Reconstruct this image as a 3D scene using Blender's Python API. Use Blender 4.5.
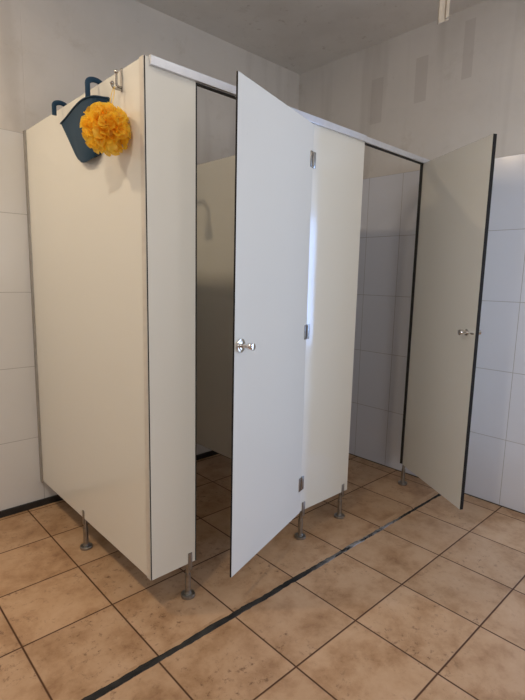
import bpy, bmesh, math, random
from mathutils import Vector, Matrix, noise

for o in list(bpy.data.objects): bpy.data.objects.remove(o)
scene = bpy.context.scene
C = scene.collection
random.seed(7)

# ------------------------------------------------------------------ camera
CAM = Vector((-0.7511, -1.2826, 1.2884))
yaw, pitch, roll, fpx = 0.7552127, 0.1502926, 0.0225669, 476.3456
fw = Vector((math.sin(yaw)*math.cos(pitch), math.cos(yaw)*math.cos(pitch), -math.sin(pitch)))
rt = fw.cross(Vector((0, 0, 1))).normalized(); up = rt.cross(fw)
Rr = rt*math.cos(roll) + up*math.sin(roll); Uu = -rt*math.sin(roll) + up*math.cos(roll)
cd = bpy.data.cameras.new('camera'); cam = bpy.data.objects.new('camera', cd); C.objects.link(cam)
m = Matrix((Rr, Uu, -fw)).transposed().to_4x4(); m.translation = CAM; cam.matrix_world = m
cd.sensor_fit = 'VERTICAL'; cd.sensor_height = 36.0; cd.sensor_width = 27.0
cd.lens = fpx/700*36.0; cd.clip_start = 0.02
scene.camera = cam

# ------------------------------------------------------------------ world, lights, exposure
w = bpy.data.worlds.new('sky'); scene.world = w; w.use_nodes = True
w.node_tree.nodes['Background'].inputs[0].default_value = (0.62, 0.78, 1.0, 1)
w.node_tree.nodes['Background'].inputs[1].default_value = 1.0
def area(name, loc, target, sx, sy, power, col):
    l = bpy.data.lights.new(name, 'AREA'); l.shape = 'RECTANGLE'; l.size = sx; l.size_y = sy
    l.energy = power; l.color = col
    o = bpy.data.objects.new(name, l); C.objects.link(o); o.location = loc
    o.rotation_euler = (Vector(target) - Vector(loc)).to_track_quat('-Z', 'Y').to_euler()
    return o
# daylight through the doorway in the right wall (outside the frame) and fill light from an added window in the front wall
area('daylight_doorway', (5.0, -3.2, 1.25), (1.0, 0.1, 1.1), .18, 1.9, 64, (0.30, 0.50, 1.0))
area('sky_doorway', (2.5, -1.2, 1.2), (0.6, -1.0, 1.5), 1.0, 2.0, 8, (0.70, 0.83, 1.0))
area('window_fill', (-0.1, -3.12, 1.75), (0.5, -1.5, 2.95), 2.4, 1.2, 27, (1.0, 0.97, 0.95))
# three ceiling lamps, all above and behind the frame
LAMPS = [(-.95, .95, 14.0, (1.0, .78, .52), 'warm round ceiling lamp nearest the back wall, left of the cubicles'),
         (-1.05, -.45, 14.0, (1.0, .84, .64), 'warm round ceiling lamp over the open floor left of the viewer'),
         (.92, -1.0, 2.6, (1.0, .93, .84), 'round ceiling lamp in front of the cubicle doors')]
def lamp_light(x, y, power, col):
    l = bpy.data.lights.new('lamp_light', 'AREA'); l.shape = 'DISK'; l.size = 0.13; l.energy = power; l.color = col
    o = bpy.data.objects.new('lamp_light', l); C.objects.link(o); o.location = (x, y, 2.815-.056); return o
lamp_lights = [lamp_light(a, b, c, d) for a, b, c, d, e_ in LAMPS]
v = scene.view_settings
v.view_transform = 'Standard'; v.look = 'None'; v.gamma = 1; v.use_curve_mapping = False; v.exposure = 0.0
try: v.look = 'None'
except Exception: pass

# ------------------------------------------------------------------ materials
def mat(name, col, rough=0.5, metal=0.0, spec=0.5):
    M = bpy.data.materials.new(name); M.use_nodes = True
    b = M.node_tree.nodes['Principled BSDF']
    b.inputs['Base Color'].default_value = (*col, 1); b.inputs['Roughness'].default_value = rough
    b.inputs['Metallic'].default_value = metal; b.inputs['Specular IOR Level'].default_value = spec
    return M
class NG:
    def __init__(s, M): s.M = M; s.t = M.node_tree; s.b = s.t.nodes['Principled BSDF']
    def n(s, typ, **k):
        x = s.t.nodes.new(typ)
        for a, b in k.items(): setattr(x, a, b)
        return x
    def l(s, a, b): s.t.links.new(a, b)
    def setin(s, sock, val):
        if isinstance(val, bpy.types.NodeSocket): s.l(val, sock)
        else: sock.default_value = val
    def math(s, op, a, b=0.0, c=0.0, clamp=False):
        x = s.n('ShaderNodeMath', operation=op, use_clamp=clamp)
        s.setin(x.inputs[0], a); s.setin(x.inputs[1], b); s.setin(x.inputs[2], c); return x.outputs[0]
    def coords(s):
        tc = s.n('ShaderNodeTexCoord'); sp = s.n('ShaderNodeSeparateXYZ'); s.l(tc.outputs['Object'], sp.inputs[0])
        return tc.outputs['Object'], sp.outputs[0], sp.outputs[1], sp.outputs[2]
    def noise(s, vec, scale, detail=4, rough=0.55, dist=0.0, vscale=None):
        if vscale:
            mp = s.n('ShaderNodeMapping'); s.l(vec, mp.inputs[0]); mp.inputs['Scale'].default_value = vscale; vec = mp.outputs[0]
        x = s.n('ShaderNodeTexNoise'); s.l(vec, x.inputs['Vector']); x.inputs['Scale'].default_value = scale
        x.inputs['Detail'].default_value = detail; x.inputs['Roughness'].default_value = rough; x.inputs['Distortion'].default_value = dist
        return x.outputs['Fac']
    def ramp(s, f, stops):
        x = s.n('ShaderNodeValToRGB'); s.l(f, x.inputs[0]); e = x.color_ramp.elements
        while len(e) < len(stops): e.new(0.5)
        for i, (p, c) in enumerate(stops):
            e[i].position = p; e[i].color = (*c, 1) if len(c) == 3 else c
        return x.outputs[0]
    def mix(s, f, a, b, blend='MIX'):
        x = s.n('ShaderNodeMix', data_type='RGBA', blend_type=blend)
        s.setin(x.inputs[0], f)
        for i, q in ((6, a), (7, b)):
            if isinstance(q, bpy.types.NodeSocket): s.l(q, x.inputs[i])
            else: x.inputs[i].default_value = (*q, 1)
        return x.outputs[2]
    def joint(s, a, pitch, off, width):      # 1 on the joint, 0 on the tile
        f = s.math('FRACT', s.math('DIVIDE', s.math('SUBTRACT', a, off), pitch))
        d = s.math('MINIMUM', f, s.math('SUBTRACT', 1.0, f))
        return s.math('SUBTRACT', 1.0, s.math('DIVIDE', s.math('MULTIPLY', d, pitch), width), clamp=True)
    def cell(s, a, pitch, off): return s.math('FLOOR', s.math('DIVIDE', s.math('SUBTRACT', a, off), pitch))
    def bump(s, h, strength, dist=0.002):
        x = s.n('ShaderNodeBump'); x.inputs['Strength'].default_value = strength; x.inputs['Distance'].default_value = dist
        s.l(h, x.inputs['Height']); s.l(x.outputs[0], s.b.inputs['Normal'])
    def col(s, c): s.l(c, s.b.inputs['Base Color'])

def floor_mat():
    M = mat('floor_tiles', (.4, .25, .15), 0.42); g = NG(M); P, x, y, z = g.coords()
    y2 = g.math('SUBTRACT', y, g.math('MULTIPLY', g.math('GREATER_THAN', y, -0.01), 0.02))
    y2 = g.math('ADD', y2, g.math('MULTIPLY', g.math('LESS_THAN', y, -0.01), 0.008))
    y2 = g.math('ADD', y2, g.math('MULTIPLY', x, 0.004))
    x = g.math('ADD', x, g.math('MULTIPLY', g.math('LESS_THAN', y, -0.01), 0.012))
    jx = g.joint(x, .3315, .004, .0045); jy = g.math('MULTIPLY', g.joint(y2, .3315, 0, .0045), g.math('GREATER_THAN', g.math('ABSOLUTE', g.math('ADD', y, .01)), .06))
    j = g.math('MAXIMUM', jx, jy); j = g.math('MULTIPLY', j, 1.6, clamp=True)
    cx = g.cell(x, .3315, .004); cy = g.cell(y2, .3315, 0)
    cv = g.n('ShaderNodeCombineXYZ'); g.l(cx, cv.inputs[0]); g.l(cy, cv.inputs[1])
    wn = g.n('ShaderNodeTexWhiteNoise', noise_dimensions='3D'); g.l(cv.outputs[0], wn.inputs['Vector'])
    sh = g.n('ShaderNodeVectorMath', operation='MULTIPLY_ADD'); g.l(wn.outputs['Color'], sh.inputs[0]); sh.inputs[1].default_value = (9, 9, 9); g.l(P, sh.inputs[2])
    n1 = g.noise(sh.outputs[0], 6.0, 9, .70, .1)
    base = g.ramp(n1, [(.28, (.25, .125, .060)), (.40, (.40, .232, .120)), (.52, (.50, .315, .182)), (.72, (.565, .375, .235))])
    n2 = g.noise(sh.outputs[0], 38, 5, .75, .0, None)
    n3 = g.noise(sh.outputs[0], 3.2, 3, .5)
    sp = g.math('MULTIPLY', g.math('SUBTRACT', n2, .56, clamp=True), g.math('SUBTRACT', n3, .40, clamp=True))
    base = g.mix(g.math('MULTIPLY', sp, 42, clamp=True), base, (.20, .105, .052))
    val = g.math('MULTIPLY_ADD', wn.outputs['Value'], .12, .94)
    hs = g.n('ShaderNodeHueSaturation'); g.l(val, hs.inputs['Value']); g.l(base, hs.inputs['Color'])
    c = g.mix(j, hs.outputs[0], (.075, .026, .006)); g.col(c)
    rr = g.math('ADD', g.math('MULTIPLY_ADD', n1, .2, .36), g.math('MULTIPLY', j, .4)); g.l(rr, g.b.inputs['Roughness'])
    h = g.math('MULTIPLY_ADD', j, -1.0, g.math('MULTIPLY', n1, .12)); g.bump(h, .6, .002)
    return M
def plaster_color(g, P, base, dirt, stain):
    n1 = g.noise(P, 1.6, 6, .62, .2); c = g.ramp(n1, [(.3, dirt), (.5, base), (.75, tuple(min(1, q*1.06) for q in base))])
    n2 = g.noise(P, 5.0, 8, .7, .4); c = g.mix(g.math('MULTIPLY', g.math('SUBTRACT', n2, .58, clamp=True), 3.2, clamp=True), c, stain)
    return c, n2
def wall_mat(name, horiz, pitch, off, tile_top=1.975, z_off=0.004, tint=(.66, .665, .68), lower=True):
    M = mat(name, (.6, .6, .6), .2); g = NG(M); P, x, y, z = g.coords()
    a = x if horiz == 'x' else y
    j = g.math('MAXIMUM', g.joint(a, pitch, off, .0022), g.joint(z, .3942, z_off, .0022))
    cv = g.n('ShaderNodeCombineXYZ'); g.l(g.cell(a, pitch, off), cv.inputs[0]); g.l(g.cell(z, .3942, z_off), cv.inputs[1])
    wn = g.n('ShaderNodeTexWhiteNoise', noise_dimensions='3D'); g.l(cv.outputs[0], wn.inputs['Vector'])
    n1 = g.noise(P, 2.5, 4, .5)
    t = g.mix(g.math('MULTIPLY', n1, .16), tint, (.5, .5, .5)); t = g.mix(g.math('MULTIPLY', wn.outputs['Value'], .10), t, (.56, .57, .58))
    t = g.mix(j, t, (.33, .32, .31))
    pc, n2 = plaster_color(g, P, (.70, .67, .635), (.63, .60, .56), (.52, .47, .41))
    streak = g.noise(P, 3.0, 3, .5, 0, (1.6, 1.6, .16)); pc = g.mix(g.math('MULTIPLY', g.math('SUBTRACT', streak, .55, clamp=True), 2.6, clamp=True), pc, (.40, .365, .33))
    if name == 'right_wall_tiles':      # rectangular darker patches on the plaster
        for (ya, yb_, za, zb_) in ((.045, .105, 2.44, 2.75), (.32, .40, 2.38, 2.64), (.63, .72, 2.32, 2.60)):
            qa = g.math('MULTIPLY', g.math('MULTIPLY', g.math('GREATER_THAN', y, ya), g.math('LESS_THAN', y, yb_)), g.math('MULTIPLY', g.math('GREATER_THAN', z, za), g.math('LESS_THAN', z, zb_)))
            pc = g.mix(g.math('MULTIPLY', qa, .42), pc, (.50, .46, .43))
    isw = g.math('GREATER_THAN', z, tile_top); g.col(g.mix(isw, t, pc))
    g.l(g.math('MULTIPLY_ADD', isw, .65, .16), g.b.inputs['Roughness'])
    h = g.math('ADD', g.math('MULTIPLY', g.math('MULTIPLY', isw, n2), 1.2), g.math('MULTIPLY', j, -.5)); g.bump(h, .45, .003)
    return M
def ceil_mat():
    M = mat('ceiling_plaster', (.5, .5, .5), .9); g = NG(M); P, x, y, z = g.coords()
    c, n2 = plaster_color(g, P, (.76, .74, .71), (.69, .665, .63), (.57, .53, .48))
    n3 = g.noise(P, 14, 6, .75); c = g.mix(g.math('MULTIPLY', g.math('SUBTRACT', n3, .60, clamp=True), 4, clamp=True), c, (.26, .2, .15))
    g.col(c); g.bump(n2, .4, .004); return M
def laminate(name, col):
    M = mat(name, col, .15, 0, .4); g = NG(M); P, x, y, z = g.coords()
    n2 = g.noise(P, 60, 2, .5); c = g.mix(g.math('MULTIPLY', g.math('SUBTRACT', n2, .72, clamp=True), 3, clamp=True), col, tuple(q*.8 for q in col))
    g.col(c); return M
def noisy(name, a, b, scale, rough, metal=0.0, bump=0.0):
    M = mat(name, a, rough, metal); g = NG(M); P, x, y, z = g.coords()
    n = g.noise(P, scale, 5, .6); g.col(g.ramp(n, [(.35, a), (.65, b)]))
    if bump: g.bump(n, bump, .002)
    return M
M_floor = floor_mat()
M_wb = wall_mat('back_wall_tiles', 'x', .25, .098, tint=(.72, .715, .70))
M_wr = wall_mat('right_wall_tiles', 'y', .2575, -.333, tint=(.77, .80, .89))  # bluish light on the right wall is put into this tile tint
M_wo = wall_mat('other_wall_tiles', 'x', .25, 0); M_wl = wall_mat('left_wall_tiles', 'y', .25, 0)
M_ceil = ceil_mat()
M_lam = laminate('white_laminate', (.78, .775, .72))
M_core = noisy('black_laminate_core', (.014, .013, .012), (.022, .020, .019), 40, .6); M_core.node_tree.nodes['Principled BSDF'].inputs['Specular IOR Level'].default_value = .15
M_strip = noisy('edge_strip_cream', (.66, .63, .57), (.60, .57, .52), 30, .4)
M_rub = mat('black_rubber', (.012, .012, .012), .55)
M_alu = noisy('anodised_aluminium', (.74, .76, .80), (.68, .70, .75), 30, .38, .55)
M_alud = noisy('dull_aluminium', (.42, .40, .37), (.36, .345, .32), 25, .45, .6)
M_steel = noisy('brushed_steel', (.42, .41, .39), (.33, .32, .30), 60, .3, 1.0)
M_chrome = noisy('chrome', (.78, .76, .74), (.68, .66, .64), 50, .12, 1.0)
M_black = noisy('black_skirting', (.010, .010, .011), (.022, .021, .020), 30, .4)
def joint_mat():
    M = mat('black_joint', (.02, .02, .02), .75, 0, .2); g = NG(M); P, x, y, z = g.coords()
    n = g.noise(P, 22, 5, .7, 0, (.35, 1, 1)); a = g.math('SUBTRACT', 1.0, g.math('DIVIDE', g.math('ABSOLUTE', g.math('SUBTRACT', x, 1.18)), .42), clamp=True)
    worn = g.math('MULTIPLY', g.math('MULTIPLY', g.math('SUBTRACT', n, .42, clamp=True), 7, clamp=True), g.math('MULTIPLY', a, 1.6, clamp=True))
    base = g.ramp(n, [(.35, (.012, .012, .012)), (.7, (.05, .047, .043))])
    g.col(g.mix(worn, base, (.42, .41, .40))); g.l(worn, g.b.inputs['Metallic']); g.bump(n, .8, .003); return M
M_joint = joint_mat()
M_blue = noisy('navy_blue_silicone', (.012, .044, .085), (.017, .054, .10), 8, .6); M_blue.node_tree.nodes['Principled BSDF'].inputs['Specular IOR Level'].default_value = .25
M_cream = noisy('cream_plastic', (.60, .53, .43), (.52, .45, .36), 20, .5)
def mesh_mat():
    M = mat('orange_yellow_netting', (.95, .48, .03), .45); g = NG(M); P, x, y, z = g.coords()
    n = g.noise(P, 22, 4, .6); c = g.ramp(n, [(.3, (1.0, .62, .04)), (.55, (1.0, .76, .09)), (.75, (1.0, .85, .24))]); g.col(c)
    tr = g.n('ShaderNodeBsdfTranslucent'); g.l(c, tr.inputs[0]); tp = g.n('ShaderNodeBsdfTransparent'); tp.inputs[0].default_value = (1, .82, .45, 1)
    m1 = g.n('ShaderNodeMixShader'); m1.inputs[0].default_value = .5; g.l(g.b.outputs[0], m1.inputs[1]); g.l(tr.outputs[0], m1.inputs[2])
    m2 = g.n('ShaderNodeMixShader'); m2.inputs[0].default_value = .22; g.l(m1.outputs[0], m2.inputs[1]); g.l(tp.outputs[0], m2.inputs[2])
    g.l(m2.outputs[0], g.t.nodes['Material Output'].inputs[0]); return M
M_net = mesh_mat()
M_cord = mat('yellow_cord', (.85, .62, .20), .6)
M_glow = mat('lamp_glass', (.9, .85, .75), .4)

# ------------------------------------------------------------------ helpers
def link(name, bm, mats, parent=None, smooth=False, world=True):
    me = bpy.data.meshes.new(name); bmesh.ops.recalc_face_normals(bm, faces=bm.faces); bm.to_mesh(me); bm.free()
    for q in (mats if isinstance(mats, (list, tuple)) else [mats]): me.materials.append(q)
    if smooth:
        for p in me.polygons: p.use_smooth = True
        me.set_sharp_from_angle(angle=math.radians(40))
    o = bpy.data.objects.new(name, me); C.objects.link(o)
    if parent is not None:
        o.parent = parent; o.matrix_parent_inverse = Matrix.Identity(4)
        off = Vector((0, 0, 0)); q = parent
        mw = Matrix.Identity(4); chain = []
        while q is not None: chain.append(q); q = q.parent
        for q in reversed(chain): mw = mw @ Matrix.LocRotScale(q.location, q.rotation_euler, q.scale)
        if world: me.transform(mw.inverted())     # shapes are written in world coordinates
    return o
def box(bm, x0, x1, y0, y1, z0, z1, mi=0, bev=0.0):
    r = bmesh.ops.create_cube(bm, size=1); vs = r['verts']
    for q in vs: q.co = Vector(((x0+x1)/2 + q.co.x*(x1-x0), (y0+y1)/2 + q.co.y*(y1-y0), (z0+z1)/2 + q.co.z*(z1-z0)))
    fs = set(f for q in vs for f in q.link_faces)
    for f in fs: f.material_index = mi
    if bev: bmesh.ops.bevel(bm, geom=[e for e in set(e for q in vs for e in q.link_edges)], offset=bev, segments=2, profile=.5, affect='EDGES')
    return vs
def rod(bm, a, b, r0, r1=None, seg=20, bev=0.0):
    a, b = Vector(a), Vector(b); r1 = r0 if r1 is None else r1; d = b-a
    r = bmesh.ops.create_cone(bm, cap_ends=True, segments=seg, radius1=r0, radius2=r1, depth=d.length)
    M = Matrix.Translation((a+b)/2) @ d.to_track_quat('Z', 'Y').to_matrix().to_4x4()
    bmesh.ops.transform(bm, matrix=M, verts=r['verts'])
    if bev:
        es = [e for e in set(e for q in r['verts'] for e in q.link_edges) if any(len(f.verts) > 4 for f in e.link_faces)]
        bmesh.ops.bevel(bm, geom=es, offset=bev, segments=2, profile=.5, affect='EDGES')
def tube(bm, pts, r, seg=12, flat=None):
    pts = [Vector(p) for p in pts]; rings = []
    prev = None
    for i, p in enumerate(pts):
        t = (pts[min(i+1, len(pts)-1)] - pts[max(i-1, 0)]).normalized()
        u = (Vector((0, 1, 0)) if flat else (prev if prev is not None else Vector((0, 0, 1)) if abs(t.z) < .9 else Vector((1, 0, 0))))
        u = (u - t*u.dot(t)).normalized(); prev = u; w_ = t.cross(u)
        rr = r[i] if isinstance(r, (list, tuple)) else r
        fu, fv = flat if flat else (rr, rr)
        rings.append([bm.verts.new(p + u*math.cos(k*2*math.pi/seg)*fu + w_*math.sin(k*2*math.pi/seg)*fv) for k in range(seg)])
    for a, b in zip(rings, rings[1:]):
        for k in range(seg): bm.faces.new((a[k], a[(k+1) % seg], b[(k+1) % seg], b[k]))
    bm.faces.new(rings[0][::-1]); bm.faces.new(rings[-1])
def thing(name, label, cat, loc, rz=0, group=None):
    o = bpy.data.objects.new(name, None); C.objects.link(o); o.empty_display_size = .1
    o.location = loc; o.rotation_euler = (0, 0, rz); o['label'] = label; o['category'] = cat
    if group: o['group'] = group
    return o
def struct(name, bm, mats, label=None):
    o = link(name, bm, mats); o['kind'] = 'structure'
    if label: o['label'] = label
    return o
def sheet(x0, x1, y0, y1, z0, z1, mats, name, label=None):
    bm = bmesh.new(); box(bm, x0, x1, y0, y1, z0, z1); return struct(name, bm, mats, label)

# ------------------------------------------------------------------ the setting
XL, XR, YB, YF, H = -2.4, 2.076, 1.380, -3.2, 2.815
sheet(XL, XR+.2, YF-.2, YB+.2, -.1, 0, M_floor, 'floor', 'terracotta beige square floor tiles with dark grout')
sheet(XL-.2, XR+.2, YF-.2, YB+.2, H, H+.1, M_ceil, 'ceiling', 'grey unpainted plaster ceiling with brown marks')
sheet(XL-.2, XR+.2, YB, YB+.15, 0, H, M_wb, 'wall_back', 'back wall, white tiles below bare plaster')
sheet(XL-.2, XL, YF, YB, 0, H, M_wl, 'wall_left', 'left wall, white tiles below bare plaster')
bm = bmesh.new()                                    # right wall with a doorway, out of frame
box(bm, XR, XR+.2, -.60, YB, 0, H); box(bm, XR, XR+.2, YF, -1.75, 0, H); box(bm, XR, XR+.2, -1.75, -.60, 2.25, H)
struct('wall_right', bm, M_wr, 'right wall, white tiles below stained plaster')
bm = bmesh.new()                                    # front wall, out of frame, with a window added for fill light
box(bm, XL, -1.4, YF-.2, YF, 0, H); box(bm, 1.2, XR+.2, YF-.2, YF, 0, H); box(bm, -1.4, 1.2, YF-.2, YF, 0, 1.1); box(bm, -1.4, 1.2, YF-.2, YF, 2.4, H)
struct('wall_front', bm, M_wo, 'front wall behind the viewer with a wide window added for fill light')
bm = bmesh.new()
for a in ((-1.4, 1.2, 1.10, 1.15), (-1.4, 1.2, 2.35, 2.40), (-1.4, -1.35, 1.15, 2.35), (1.15, 1.2, 1.15, 2.35), (-.12, -.08, 1.15, 2.35)):
    box(bm, a[0], a[1], YF-.12, YF-.06, a[2], a[3])
struct('window_added_1', bm, M_alu, 'aluminium frame of the added, unseen fill window in the front wall')
# black baseboard along the back wall
bm = bmesh.new(); box(bm, XL, XR, YB-.012, YB+.001, -.001, .036, bev=.002); struct('baseboard_back', bm, M_black, 'low black skirting at the foot of the back wall')
bm = bmesh.new(); box(bm, XR-.002, XR+.001, -.60, YB-.012, -.001, .004); struct('baseboard_right', bm, M_black, 'thin dark joint at the foot of the right wall')
# black ragged joint running along the floor
bm = bmesh.new(); N = 260; rows = []
for i in range(N+1):
    x = XL+.02 + (XR-.03-XL-.02)*i/N; c = -.007 - .013*x
    k1 = noise.noise(Vector((x*9, 0, 3)))*.0045 + noise.noise(Vector((x*37, 2, 3)))*.0045; k2 = noise.noise(Vector((x*7, 5, 8)))*.007 + noise.noise(Vector((x*41, 9, 3)))*.006
    wd = .0135 if x < .6 else .0135 - min(1, (x-.6)/.9)*.0055
    rows.append([bm.verts.new((x, c-wd+k1, .0)), bm.verts.new((x, c-wd+.002+k1, .0022)), bm.verts.new((x, c+wd-.002+k2, .0022)), bm.verts.new((x, c+wd+k2, .0))])
for a, b in zip(rows, rows[1:]):
    for k in range(3): bm.faces.new((a[k], b[k], b[k+1], a[k+1]))
struct('trim_1', bm, M_joint, 'ragged black sealed joint running across the floor tiles')

# ------------------------------------------------------------------ the cubicles
X0, YP, ZB, ZT, T = .0860, .198, .151, 1.984, .0125
cub = thing('shower_cubicle', 'pair of white laminate shower cubicles on steel legs against the tiled wall', 'cubicle', (X0, YP, 0))
def panel(name, x0, x1, y0, y1, z0, z1, thin, parent, label=None, mats=None, smooth=False):
    bm = bmesh.new(); box(bm, x0, x1, y0, y1, z0, z1)
    for f in bm.faces:
        n = f.normal; ax = max(range(3), key=lambda i: abs(n[i])); f.material_index = 0 if ax == thin else 1
    es = [e for e in bm.edges]; bmesh.ops.bevel(bm, geom=es, offset=.0008, segments=1, affect='EDGES', material=1)
    o = link(name, bm, mats or [M_lam, M_core], parent)
    if label: o['label'] = label
    return o
X1, X2, X3, X4 = .2835, .904, 1.290, 1.864
side = panel('side_panel', X0, X0+T, YP+.001, YB-.004, ZB, ZT, 0, cub, 'wide cream side panel facing left')
bm = bmesh.new(); box(bm, X0-.0025, X0-.0002, YP-.0065, YP+.020, ZB-.001, ZT+.001); o = link('edge_strip', bm, M_strip, side)
bm = bmesh.new(); box(bm, X0-.006, X0, YB-.030, YB-.0005, ZB-.01, ZT+.001); box(bm, X0+T, X0+T+.006, YB-.030, YB-.0005, ZB-.01, ZT+.001); link('wall_channel', bm, M_alud, side)
divider = panel('divider_panel', 1.088, 1.088+T, YP, YB-.004, ZB, ZT, 0, cub, 'panel between the two cubicles')
fp = YP - T
panel('front_panel', X0, X1, fp, YP, ZB, ZT, 1, cub, 'narrow front panel at the left corner')
p2 = panel('front_panel', X2, X3, fp, YP, ZB, ZT, 1, cub, 'front panel between the two doors')
panel('front_panel', X4, XR-.004, fp, YP, ZB, ZT, 1, cub, 'front panel beside the right wall')
# black rubber seals round the openings
for a, b in ((X1, X1+.006), (X4-.005, X4)):
    bm = bmesh.new(); box(bm, a, b, fp+.001, YP+.004, ZB, 1.956); link('door_seal', bm, M_rub, cub)
for a, b in ((X1, X2), (X3, X4)):
    bm = bmesh.new(); box(bm, a, b, fp+.001, YP+.002, 1.9515, 1.957); link('door_seal', bm, M_rub, cub)
# head rail
bm = bmesh.new(); box(bm, .100, X3-.006, fp-.013, fp, 1.957, 1.9860, bev=.0012); box(bm, .101, X3-.007, fp-.012, YP+.012, 1.9842, 1.9858); box(bm, X3-.006, XR-.004, fp-.006, fp+.001, 1.957, 1.9855, bev=.001); box(bm, X3-.006, XR-.004, fp-.005, YP+.012, 1.9845, 1.9855)
link('head_rail', bm, M_alu, cub)
# legs
def leg(x, y, along_y=False):
    yp = y; y = y if along_y else y+.007
    bm = bmesh.new(); rod(bm, (x, y, .010), (x, y, .100), .0118, seg=24); rod(bm, (x, y, .098), (x, y, ZB-.001), .0088, seg=24); yt = y; y = yp
    # two cheeks that clasp the panel
    for s in (-1, 1):
        if along_y: box(bm, x+s*(T/2+.0005) - (.004 if s < 0 else 0), x+s*(T/2+.0005)+(.004 if s > 0 else 0), y-.0075, y+.0075, ZB-.03, ZB+.040, bev=.001)
        else: box(bm, x-.0095, x+.0095, y+s*(T/2+.0005)-(.004 if s < 0 else 0), y+s*(T/2+.0005)+(.004 if s > 0 else 0), ZB-.03, ZB+.045, bev=.001)
    o = link('leg', bm, M_steel, cub, smooth=True)
    y = yt; bm = bmesh.new(); rod(bm, (x, y, .0), (x, y, .013), .0285, seg=32, bev=.002); rod(bm, (x, y, .012), (x, y, .022), .0145, seg=24, bev=.001)
    link('foot_flange', bm, M_steel, o, smooth=True)
leg(X0+T/2, .806, True); leg(.257, YP-T/2); leg(.932, YP-T/2); leg(1.250, YP-T/2); leg(1.905, YP-T/2)

# doors: written shut with the hinge at the origin, then swung open
def door(hx, hy, width, angle, z0, z1, T=T):
    e = bpy.data.objects.new('door', None); C.objects.link(e); e.parent = cub
    bm = bmesh.new(); box(bm, -width, 0, -T, 0, z0, z1)
    for f in bm.faces:
        n = f.normal; f.material_index = 0 if abs(n.y) > .5 else 1
    bmesh.ops.bevel(bm, geom=list(bm.edges), offset=.0008, segments=1, affect='EDGES', material=1)
    me = bpy.data.meshes.new('door'); bmesh.ops.recalc_face_normals(bm, faces=bm.faces); bm.to_mesh(me); bm.free(); me.materials.append(M_lam); me.materials.append(M_core)
    bpy.data.objects.remove(e)
    d = bpy.data.objects.new('door', me); C.objects.link(d); d.parent = cub
    d.location = (hx-X0, hy-YP, 0); d.rotation_euler = (0, 0, angle)
    def sub(name, bm, m, smooth=True): return link(name, bm, m, d, smooth=smooth, world=False)
    return d, sub
TD = T; T = .0075
D1, sub = door(X2-.002, fp+.003, .607, math.atan2(.181, .596), .149, 1.956, .0075); D1['label'] = 'left door standing a little open'
zk = 1.045; kx = -.607+.034
bm = bmesh.new(); rod(bm, (kx, -T, zk), (kx, -T-.009, zk), .0260, seg=36, bev=.002); rod(bm, (kx, -T-.008, zk), (kx, -T-.013, zk), .0175, seg=28, bev=.001)
rod(bm, (kx, -T-.012, zk), (kx, -T-.042, zk), .0085, seg=24); rod(bm, (kx, -T-.036, zk), (kx, -T-.060, zk), .0125, .0135, seg=28, bev=.002)
sub('door_knob', bm, M_chrome)
bm = bmesh.new(); rod(bm, (kx, 0, zk), (kx, .006, zk), .024, seg=32, bev=.001); box(bm, kx-.012, kx+.018, .004, .012, zk-.010, zk+.010, bev=.002); sub('latch', bm, M_chrome)
for zh in (1.808, 1.045, .300):
    bm = bmesh.new(); box(bm, -.024, -.003, -T-.004, -T, zh-.034, zh+.034, bev=.0012); rod(bm, (.001, -T-.004, zh-.030), (.001, -T-.004, zh+.030), .0048, seg=16)
    for dz in (-.018, .018): rod(bm, (-.010, -T-.003, zh+dz), (-.010, -T-.0055, zh+dz), .003, seg=10)
    sub('hinge', bm, M_steel)
T = TD
for zh in (1.808, 1.045, .300):
    bm = bmesh.new(); box(bm, X2+.003, X2+.023, fp-.0035, fp-.0002, zh-.034, zh+.034, bev=.001); rod(bm, (X2+.0015, fp-.006, zh-.032), (X2+.0015, fp-.006, zh+.032), .0045, seg=14)
    for dz in (-.018, .018): rod(bm, (X2+.014, fp-.003, zh+dz), (X2+.014, fp-.0055, zh+dz), .003, seg=10)
    link('hinge', bm, M_steel, p2, smooth=True)
ang2 = math.atan2(.507, .309)
D2, sub = door(X4+.001, fp+.002, .600, ang2, .145, 1.956, .019)
TD = T; T = .019; D2['label'] = 'right door swung wide open'
kx = -.600+.065
bm = bmesh.new(); rod(bm, (kx, 0, zk), (kx, .006, zk), .0155, seg=32, bev=.001); rod(bm, (kx, .005, zk), (kx, .030, zk), .0100, seg=24); rod(bm, (kx, .026, zk), (kx, .044, zk), .0150, .0135, seg=28, bev=.002)
sub('turn_knob', bm, M_chrome)
bm = bmesh.new()
for q in (-.030, -.040, -.050): rod(bm, (kx+q, 0, zk-.002), (kx+q, .003, zk-.002), .0032 if q != -.04 else .005, seg=14)
sub('screw', bm, M_steel)
bm = bmesh.new(); rod(bm, (kx, -T, zk), (kx, -T-.009, zk), .0240, seg=32, bev=.002); rod(bm, (kx, -T-.008, zk), (kx, -T-.050, zk), .010, .0135, seg=24); sub('door_knob', bm, M_chrome)
for zh in (1.808, 1.045, .300):
    bm = bmesh.new(); box(bm, -.018, -.001, -T-.004, -T, zh-.034, zh+.034, bev=.0012); rod(bm, (.001, -T-.004, zh-.034), (.001, -T-.004, zh+.034), .0048, seg=16); sub('hinge', bm, M_steel)
T = TD

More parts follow.
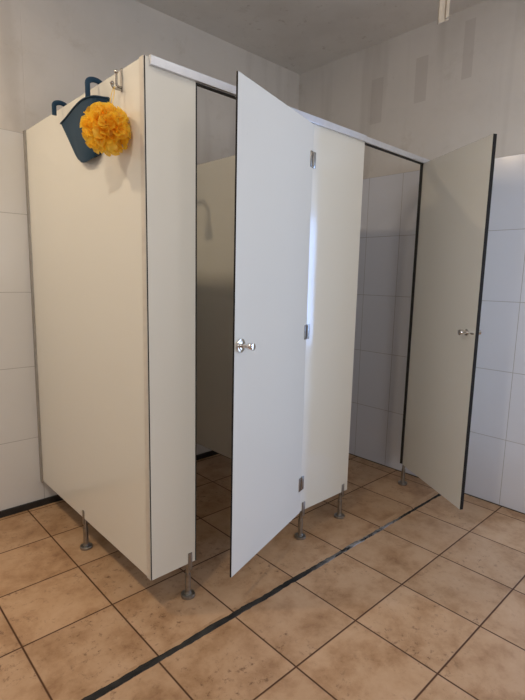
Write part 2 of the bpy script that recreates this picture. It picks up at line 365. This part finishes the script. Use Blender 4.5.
# ------------------------------------------------------------------ shower fittings inside the cubicles (out of view, known by the soft shadow on the divider)
def shower(x, label):
    t = thing('shower', label, 'shower', (x, YB, 1.99), 0)
    bm = bmesh.new(); rod(bm, (x, YB, 1.985), (x, YB-.012, 1.985), .028, seg=28, bev=.003)
    pts = [(x, YB-.005, 1.985), (x, YB-.18, 1.995)] + [(x, YB-.18-.07*math.sin(a), 1.925+.07*math.cos(a)) for a in [i*math.pi/2/8 for i in range(1, 9)]] + [(x, YB-.25, 1.88)]
    tube(bm, pts, .0115, 16); link('arm', bm, M_chrome, t, smooth=True)
    bm = bmesh.new(); rod(bm, (x, YB-.25, 1.885), (x, YB-.25, 1.84), .014, .032, seg=28); rod(bm, (x, YB-.25, 1.84), (x, YB-.25, 1.828), .032, seg=28, bev=.002); link('shower_head', bm, M_chrome, t, smooth=True)
    bm = bmesh.new(); rod(bm, (x, YB, 1.15), (x, YB-.010, 1.15), .040, seg=32, bev=.003); rod(bm, (x, YB-.01, 1.15), (x, YB-.05, 1.15), .020, .026, seg=28, bev=.003); link('valve', bm, M_chrome, t, smooth=True)
shower(.60, 'chrome shower arm on the tiled wall inside the left cubicle')

# ------------------------------------------------------------------ basket hooked over the side panel
bk = thing('shower_basket', 'navy blue soft shower basket hooked over the cubicle side panel', 'basket', (X0, .70, 1.74))
XB = X0 - .0015
def outline(pts, n=64):                     # closed Catmull-Rom loop through (x, y, z, sharp)
    out = []; m_ = len(pts)
    for i in range(m_):
        p0, p1, p2, p3 = (Vector(pts[(i+k-1) % m_]) for k in range(4))
        for q in range(8):
            t = q/8; out.append(.5*((2*p1) + (p2-p0)*t + (2*p0-5*p1+4*p2-p3)*t*t + (3*p1-p0-3*p2+p3)*t**3))
    for p in out: p.x = min(p.x, XB)
    return out
rimp = [(XB, .895, 1.921), (.070, .800, 1.921), (.050, .690, 1.920), (.035, .590, 1.920), (.029, .520, 1.918), (.038, .462, 1.915), (.062, .440, 1.912), (XB, .436, 1.912), (XB, .52, 1.915), (XB, .66, 1.918), (XB, .80, 1.920)]
botp = [(XB, .742, 1.758), (.078, .705, 1.742), (.068, .665, 1.728), (.060, .615, 1.719), (.058, .570, 1.718), (.062, .530, 1.725), (.072, .510, 1.733), (XB, .505, 1.737), (XB, .56, 1.735), (XB, .64, 1.742), (XB, .70, 1.752)]
RO, BO = outline(rimp), outline(botp)
def shell(bm, off):
    loops = []
    cen = sum(RO, Vector())/len(RO)
    for t in (0, .06, .25, .5, .75, .93, 1.0):
        L_ = []
        for a, b in zip(RO, BO):
            p = a.lerp(b, t); c = cen.lerp(sum(BO, Vector())/len(BO), t)
            if t == 1.0: p = c.lerp(p, .90) - Vector((0, 0, .004))
            d = (p-c); d.z = 0
            p = p - d.normalized()*off + Vector((0, 0, off if t > .9 else 0)); p.x = min(p.x, XB-off*.5); L_.append(bm.verts.new(p))
        loops.append(L_)
    for A, B in zip(loops, loops[1:]):
        n = len(A)
        for k in range(n): bm.faces.new((A[k], A[(k+1) % n], B[(k+1) % n], B[k]))
    bm.faces.new(loops[-1]); return loops
bm = bmesh.new(); A = shell(bm, 0)[0]; B = shell(bm, .004)[0]; n = len(A)
for k in range(n): bm.faces.new((A[k], B[k], B[(k+1) % n], A[(k+1) % n]))
link('basket_body', bm, M_blue, bk, smooth=True)
bm = bmesh.new(); tube(bm, [p + Vector((-.002, 0, 0)) for p in RO[:57]], .0028, 8); link('rim', bm, M_blue, bk, smooth=True)
def bhook(y, r, zend, reach):
    bm = bmesh.new(); xc = X0 - reach + r; pts = []
    pts.append((X0+T+.0105, y-.006, ZT-.05)); pts.append((X0+T+.0105, y-.006, ZT-.002))
    xi = X0+T+.0105; cx = (xi + X0-reach)/2; rad = (xi-(X0-reach))/2
    for i in range(0, 15):
        a = math.pi*i/14; pts.append((cx+rad*math.cos(a), y-.006, ZT-.002+rad*.62*math.sin(a)))
    pts.append((X0-reach, y-.006, zend+.004)); pts.append((X0-reach, y-.006, zend))
    tube(bm, pts, .01, 16, flat=(.006, .0098)); link('hook', bm, M_blue, bk, smooth=True)
bhook(.885, .03, 1.945, .034); bhook(.545, .04, 1.918, .036)

# ------------------------------------------------------------------ robe hook hung over the panel
M_hook = noisy('worn_chrome', (.50, .48, .45), (.34, .32, .30), 60, .22, 1.0)
rh = thing('robe_hook', 'small chrome double hook clipped over the side panel edge', 'hook', (X0, .343, 1.91))
bm = bmesh.new(); box(bm, X0-.0025, X0-.0002, .3365, .3495, 1.912, ZT+.0025, bev=.0005); box(bm, X0-.0025, X0+T+.0025, .3365, .3495, ZT+.0002, ZT+.0025); box(bm, X0+T+.0002, X0+T+.0025, .3365, .3495, 1.95, ZT+.0025)
link('strap', bm, M_hook, rh)
for (dx, z0, z1) in ((.034, 1.917, 1.928), (.018, 1.925, 1.968)):
    bm = bmesh.new(); pts = []
    for i in range(9):
        a = math.pi/2*i/8; pts.append((X0-.002-(dx-.010) - .010*math.sin(a), .343, z0+.010-.010*math.cos(a)))
    pts = [(X0-.001, .343, z0)] + pts + [(X0-.002-dx, .343, z1)]
    tube(bm, pts, .0042, 12); r = bmesh.ops.create_uvsphere(bm, u_segments=14, v_segments=10, radius=.0072); bmesh.ops.translate(bm, verts=r['verts'], vec=(X0-.002-dx, .343, z1+.003))
    link('prong', bm, M_hook, rh, smooth=True)

# ------------------------------------------------------------------ loofah puff on its cord
LC = Vector((.020, .330, 1.772)); LR = .070
lf = thing('bath_puff', 'orange yellow mesh bath puff hanging from the chrome hook', 'bath puff', LC)
bm = bmesh.new(); rnd = random.Random(11)
r = bmesh.ops.create_icosphere(bm, subdivisions=4, radius=LR*.62)
for q in r['verts']:
    d = q.co.normalized(); q.co = LC + d*(LR*.62*(1+.22*noise.noise(d*4)))
for f in range(26):
    c = Vector((rnd.gauss(0, 1), rnd.gauss(0, 1), rnd.gauss(0, 1))).normalized()
    u = c.orthogonal().normalized(); vv = c.cross(u); rot = rnd.uniform(0, 6.28); rad = rnd.uniform(.030, .048); w_ = rnd.choice((4, 5, 6)); ph = rnd.uniform(0, 6.28)
    hgt = rnd.uniform(.85, 1.18); NN = 44; grid = []
    for i in range(NN):
        a = 2*math.pi*i/NN; rowv = []
        for j in range(5):
            s = j/4; rr = rad*(.35+.75*s) * (1+.36*math.sin(w_*a+ph)*s); lift = LR*(.45 + (hgt-.45)*s**.7) + .006*math.sin(2*w_*a+ph)*s
            p = c*lift + (u*math.cos(a+rot) + vv*math.sin(a+rot))*rr; p += Vector((noise.noise(p*60), noise.noise(p*60+Vector((9, 0, 0))), noise.noise(p*60+Vector((0, 9, 0)))))*.006
            if p.length > LR*1.22: p = p.normalized()*LR*1.22
            P = LC+p; P.x = min(P.x, X0-.004); rowv.append(bm.verts.new(P))
        grid.append(rowv)
    for i in range(NN):
        A, B = grid[i], grid[(i+1) % NN]
        for j in range(4): bm.faces.new((A[j], B[j], B[j+1], A[j+1]))
link('puff', bm, M_net, lf, smooth=True)
bm = bmesh.new(); hk = Vector((X0-.030, .343, 1.9185))
for dy, dx in ((-.004, .003), (.004, -.003)):
    tube(bm, [hk + Vector((0, dy*.5, .003)), hk + Vector((-.002+dx, dy+.004, -.02)), hk.lerp(LC, .5)+Vector((dx, dy, 0)), LC+Vector((0, 0, .045))], .0016, 8)
tube(bm, [hk+Vector((.004*math.cos(a), .004*math.sin(a)*1.5, .002+.004*math.sin(a))) for a in [i*math.pi/8 for i in range(17)]], .0014, 8)
link('cord', bm, M_cord, lf, smooth=True)

# ------------------------------------------------------------------ cream strap hanging from the ceiling
def ray(u, v_): return fw + Rr*(u-262.5)/fpx - Uu*(v_-350)/fpx
SP = CAM + ray(443, 22)*2.0
bm = bmesh.new(); e = Rr.copy(); e.z = 0; e.normalize(); nn = Vector((-e.y, e.x, 0))
def bandbox(bm, a, b, z0, z1, t0, t1, slant=0):
    r = bmesh.ops.create_cube(bm, size=1)['verts']
    for q in r:
        k = a if q.co.x < 0 else b; zz = z1 if q.co.z > 0 else z0 + (slant*(k-(-.019))/.038)
        tt = t0 if q.co.y < 0 else t1; q.co = Vector((SP.x, SP.y, 0)) + e*k + nn*tt + Vector((0, 0, zz))
bandbox(bm, -.021, -.006, SP.z-.002, H, -.006, .006, .02); bandbox(bm, .008, .021, SP.z-.002, H, -.006, .006, .02); bandbox(bm, -.021, .021, SP.z-.008, SP.z+.006, -.006, .006, .02)
bandbox(bm, -.006, .008, SP.z+.004, H, .002, .006, .0)
o = link('strap', bm, M_cream); o['label'] = 'cream plastic strap hanging down from the ceiling'; o['category'] = 'strap'

# ------------------------------------------------------------------ ceiling lamps (out of frame)
for (x, y, pw, col, lab), lo in zip(LAMPS, lamp_lights):
    cl = thing('ceiling_lamp', lab, 'lamp', (x, y, H), group='round ceiling lamps')
    bm = bmesh.new(); rod(bm, (x, y, H-.0005), (x, y, H-.05), .13, .13, seg=40, bev=.005); link('lamp_base', bm, M_alu, cl, smooth=True)
    lo.location = (0, 0, -.056); lo.parent = cl
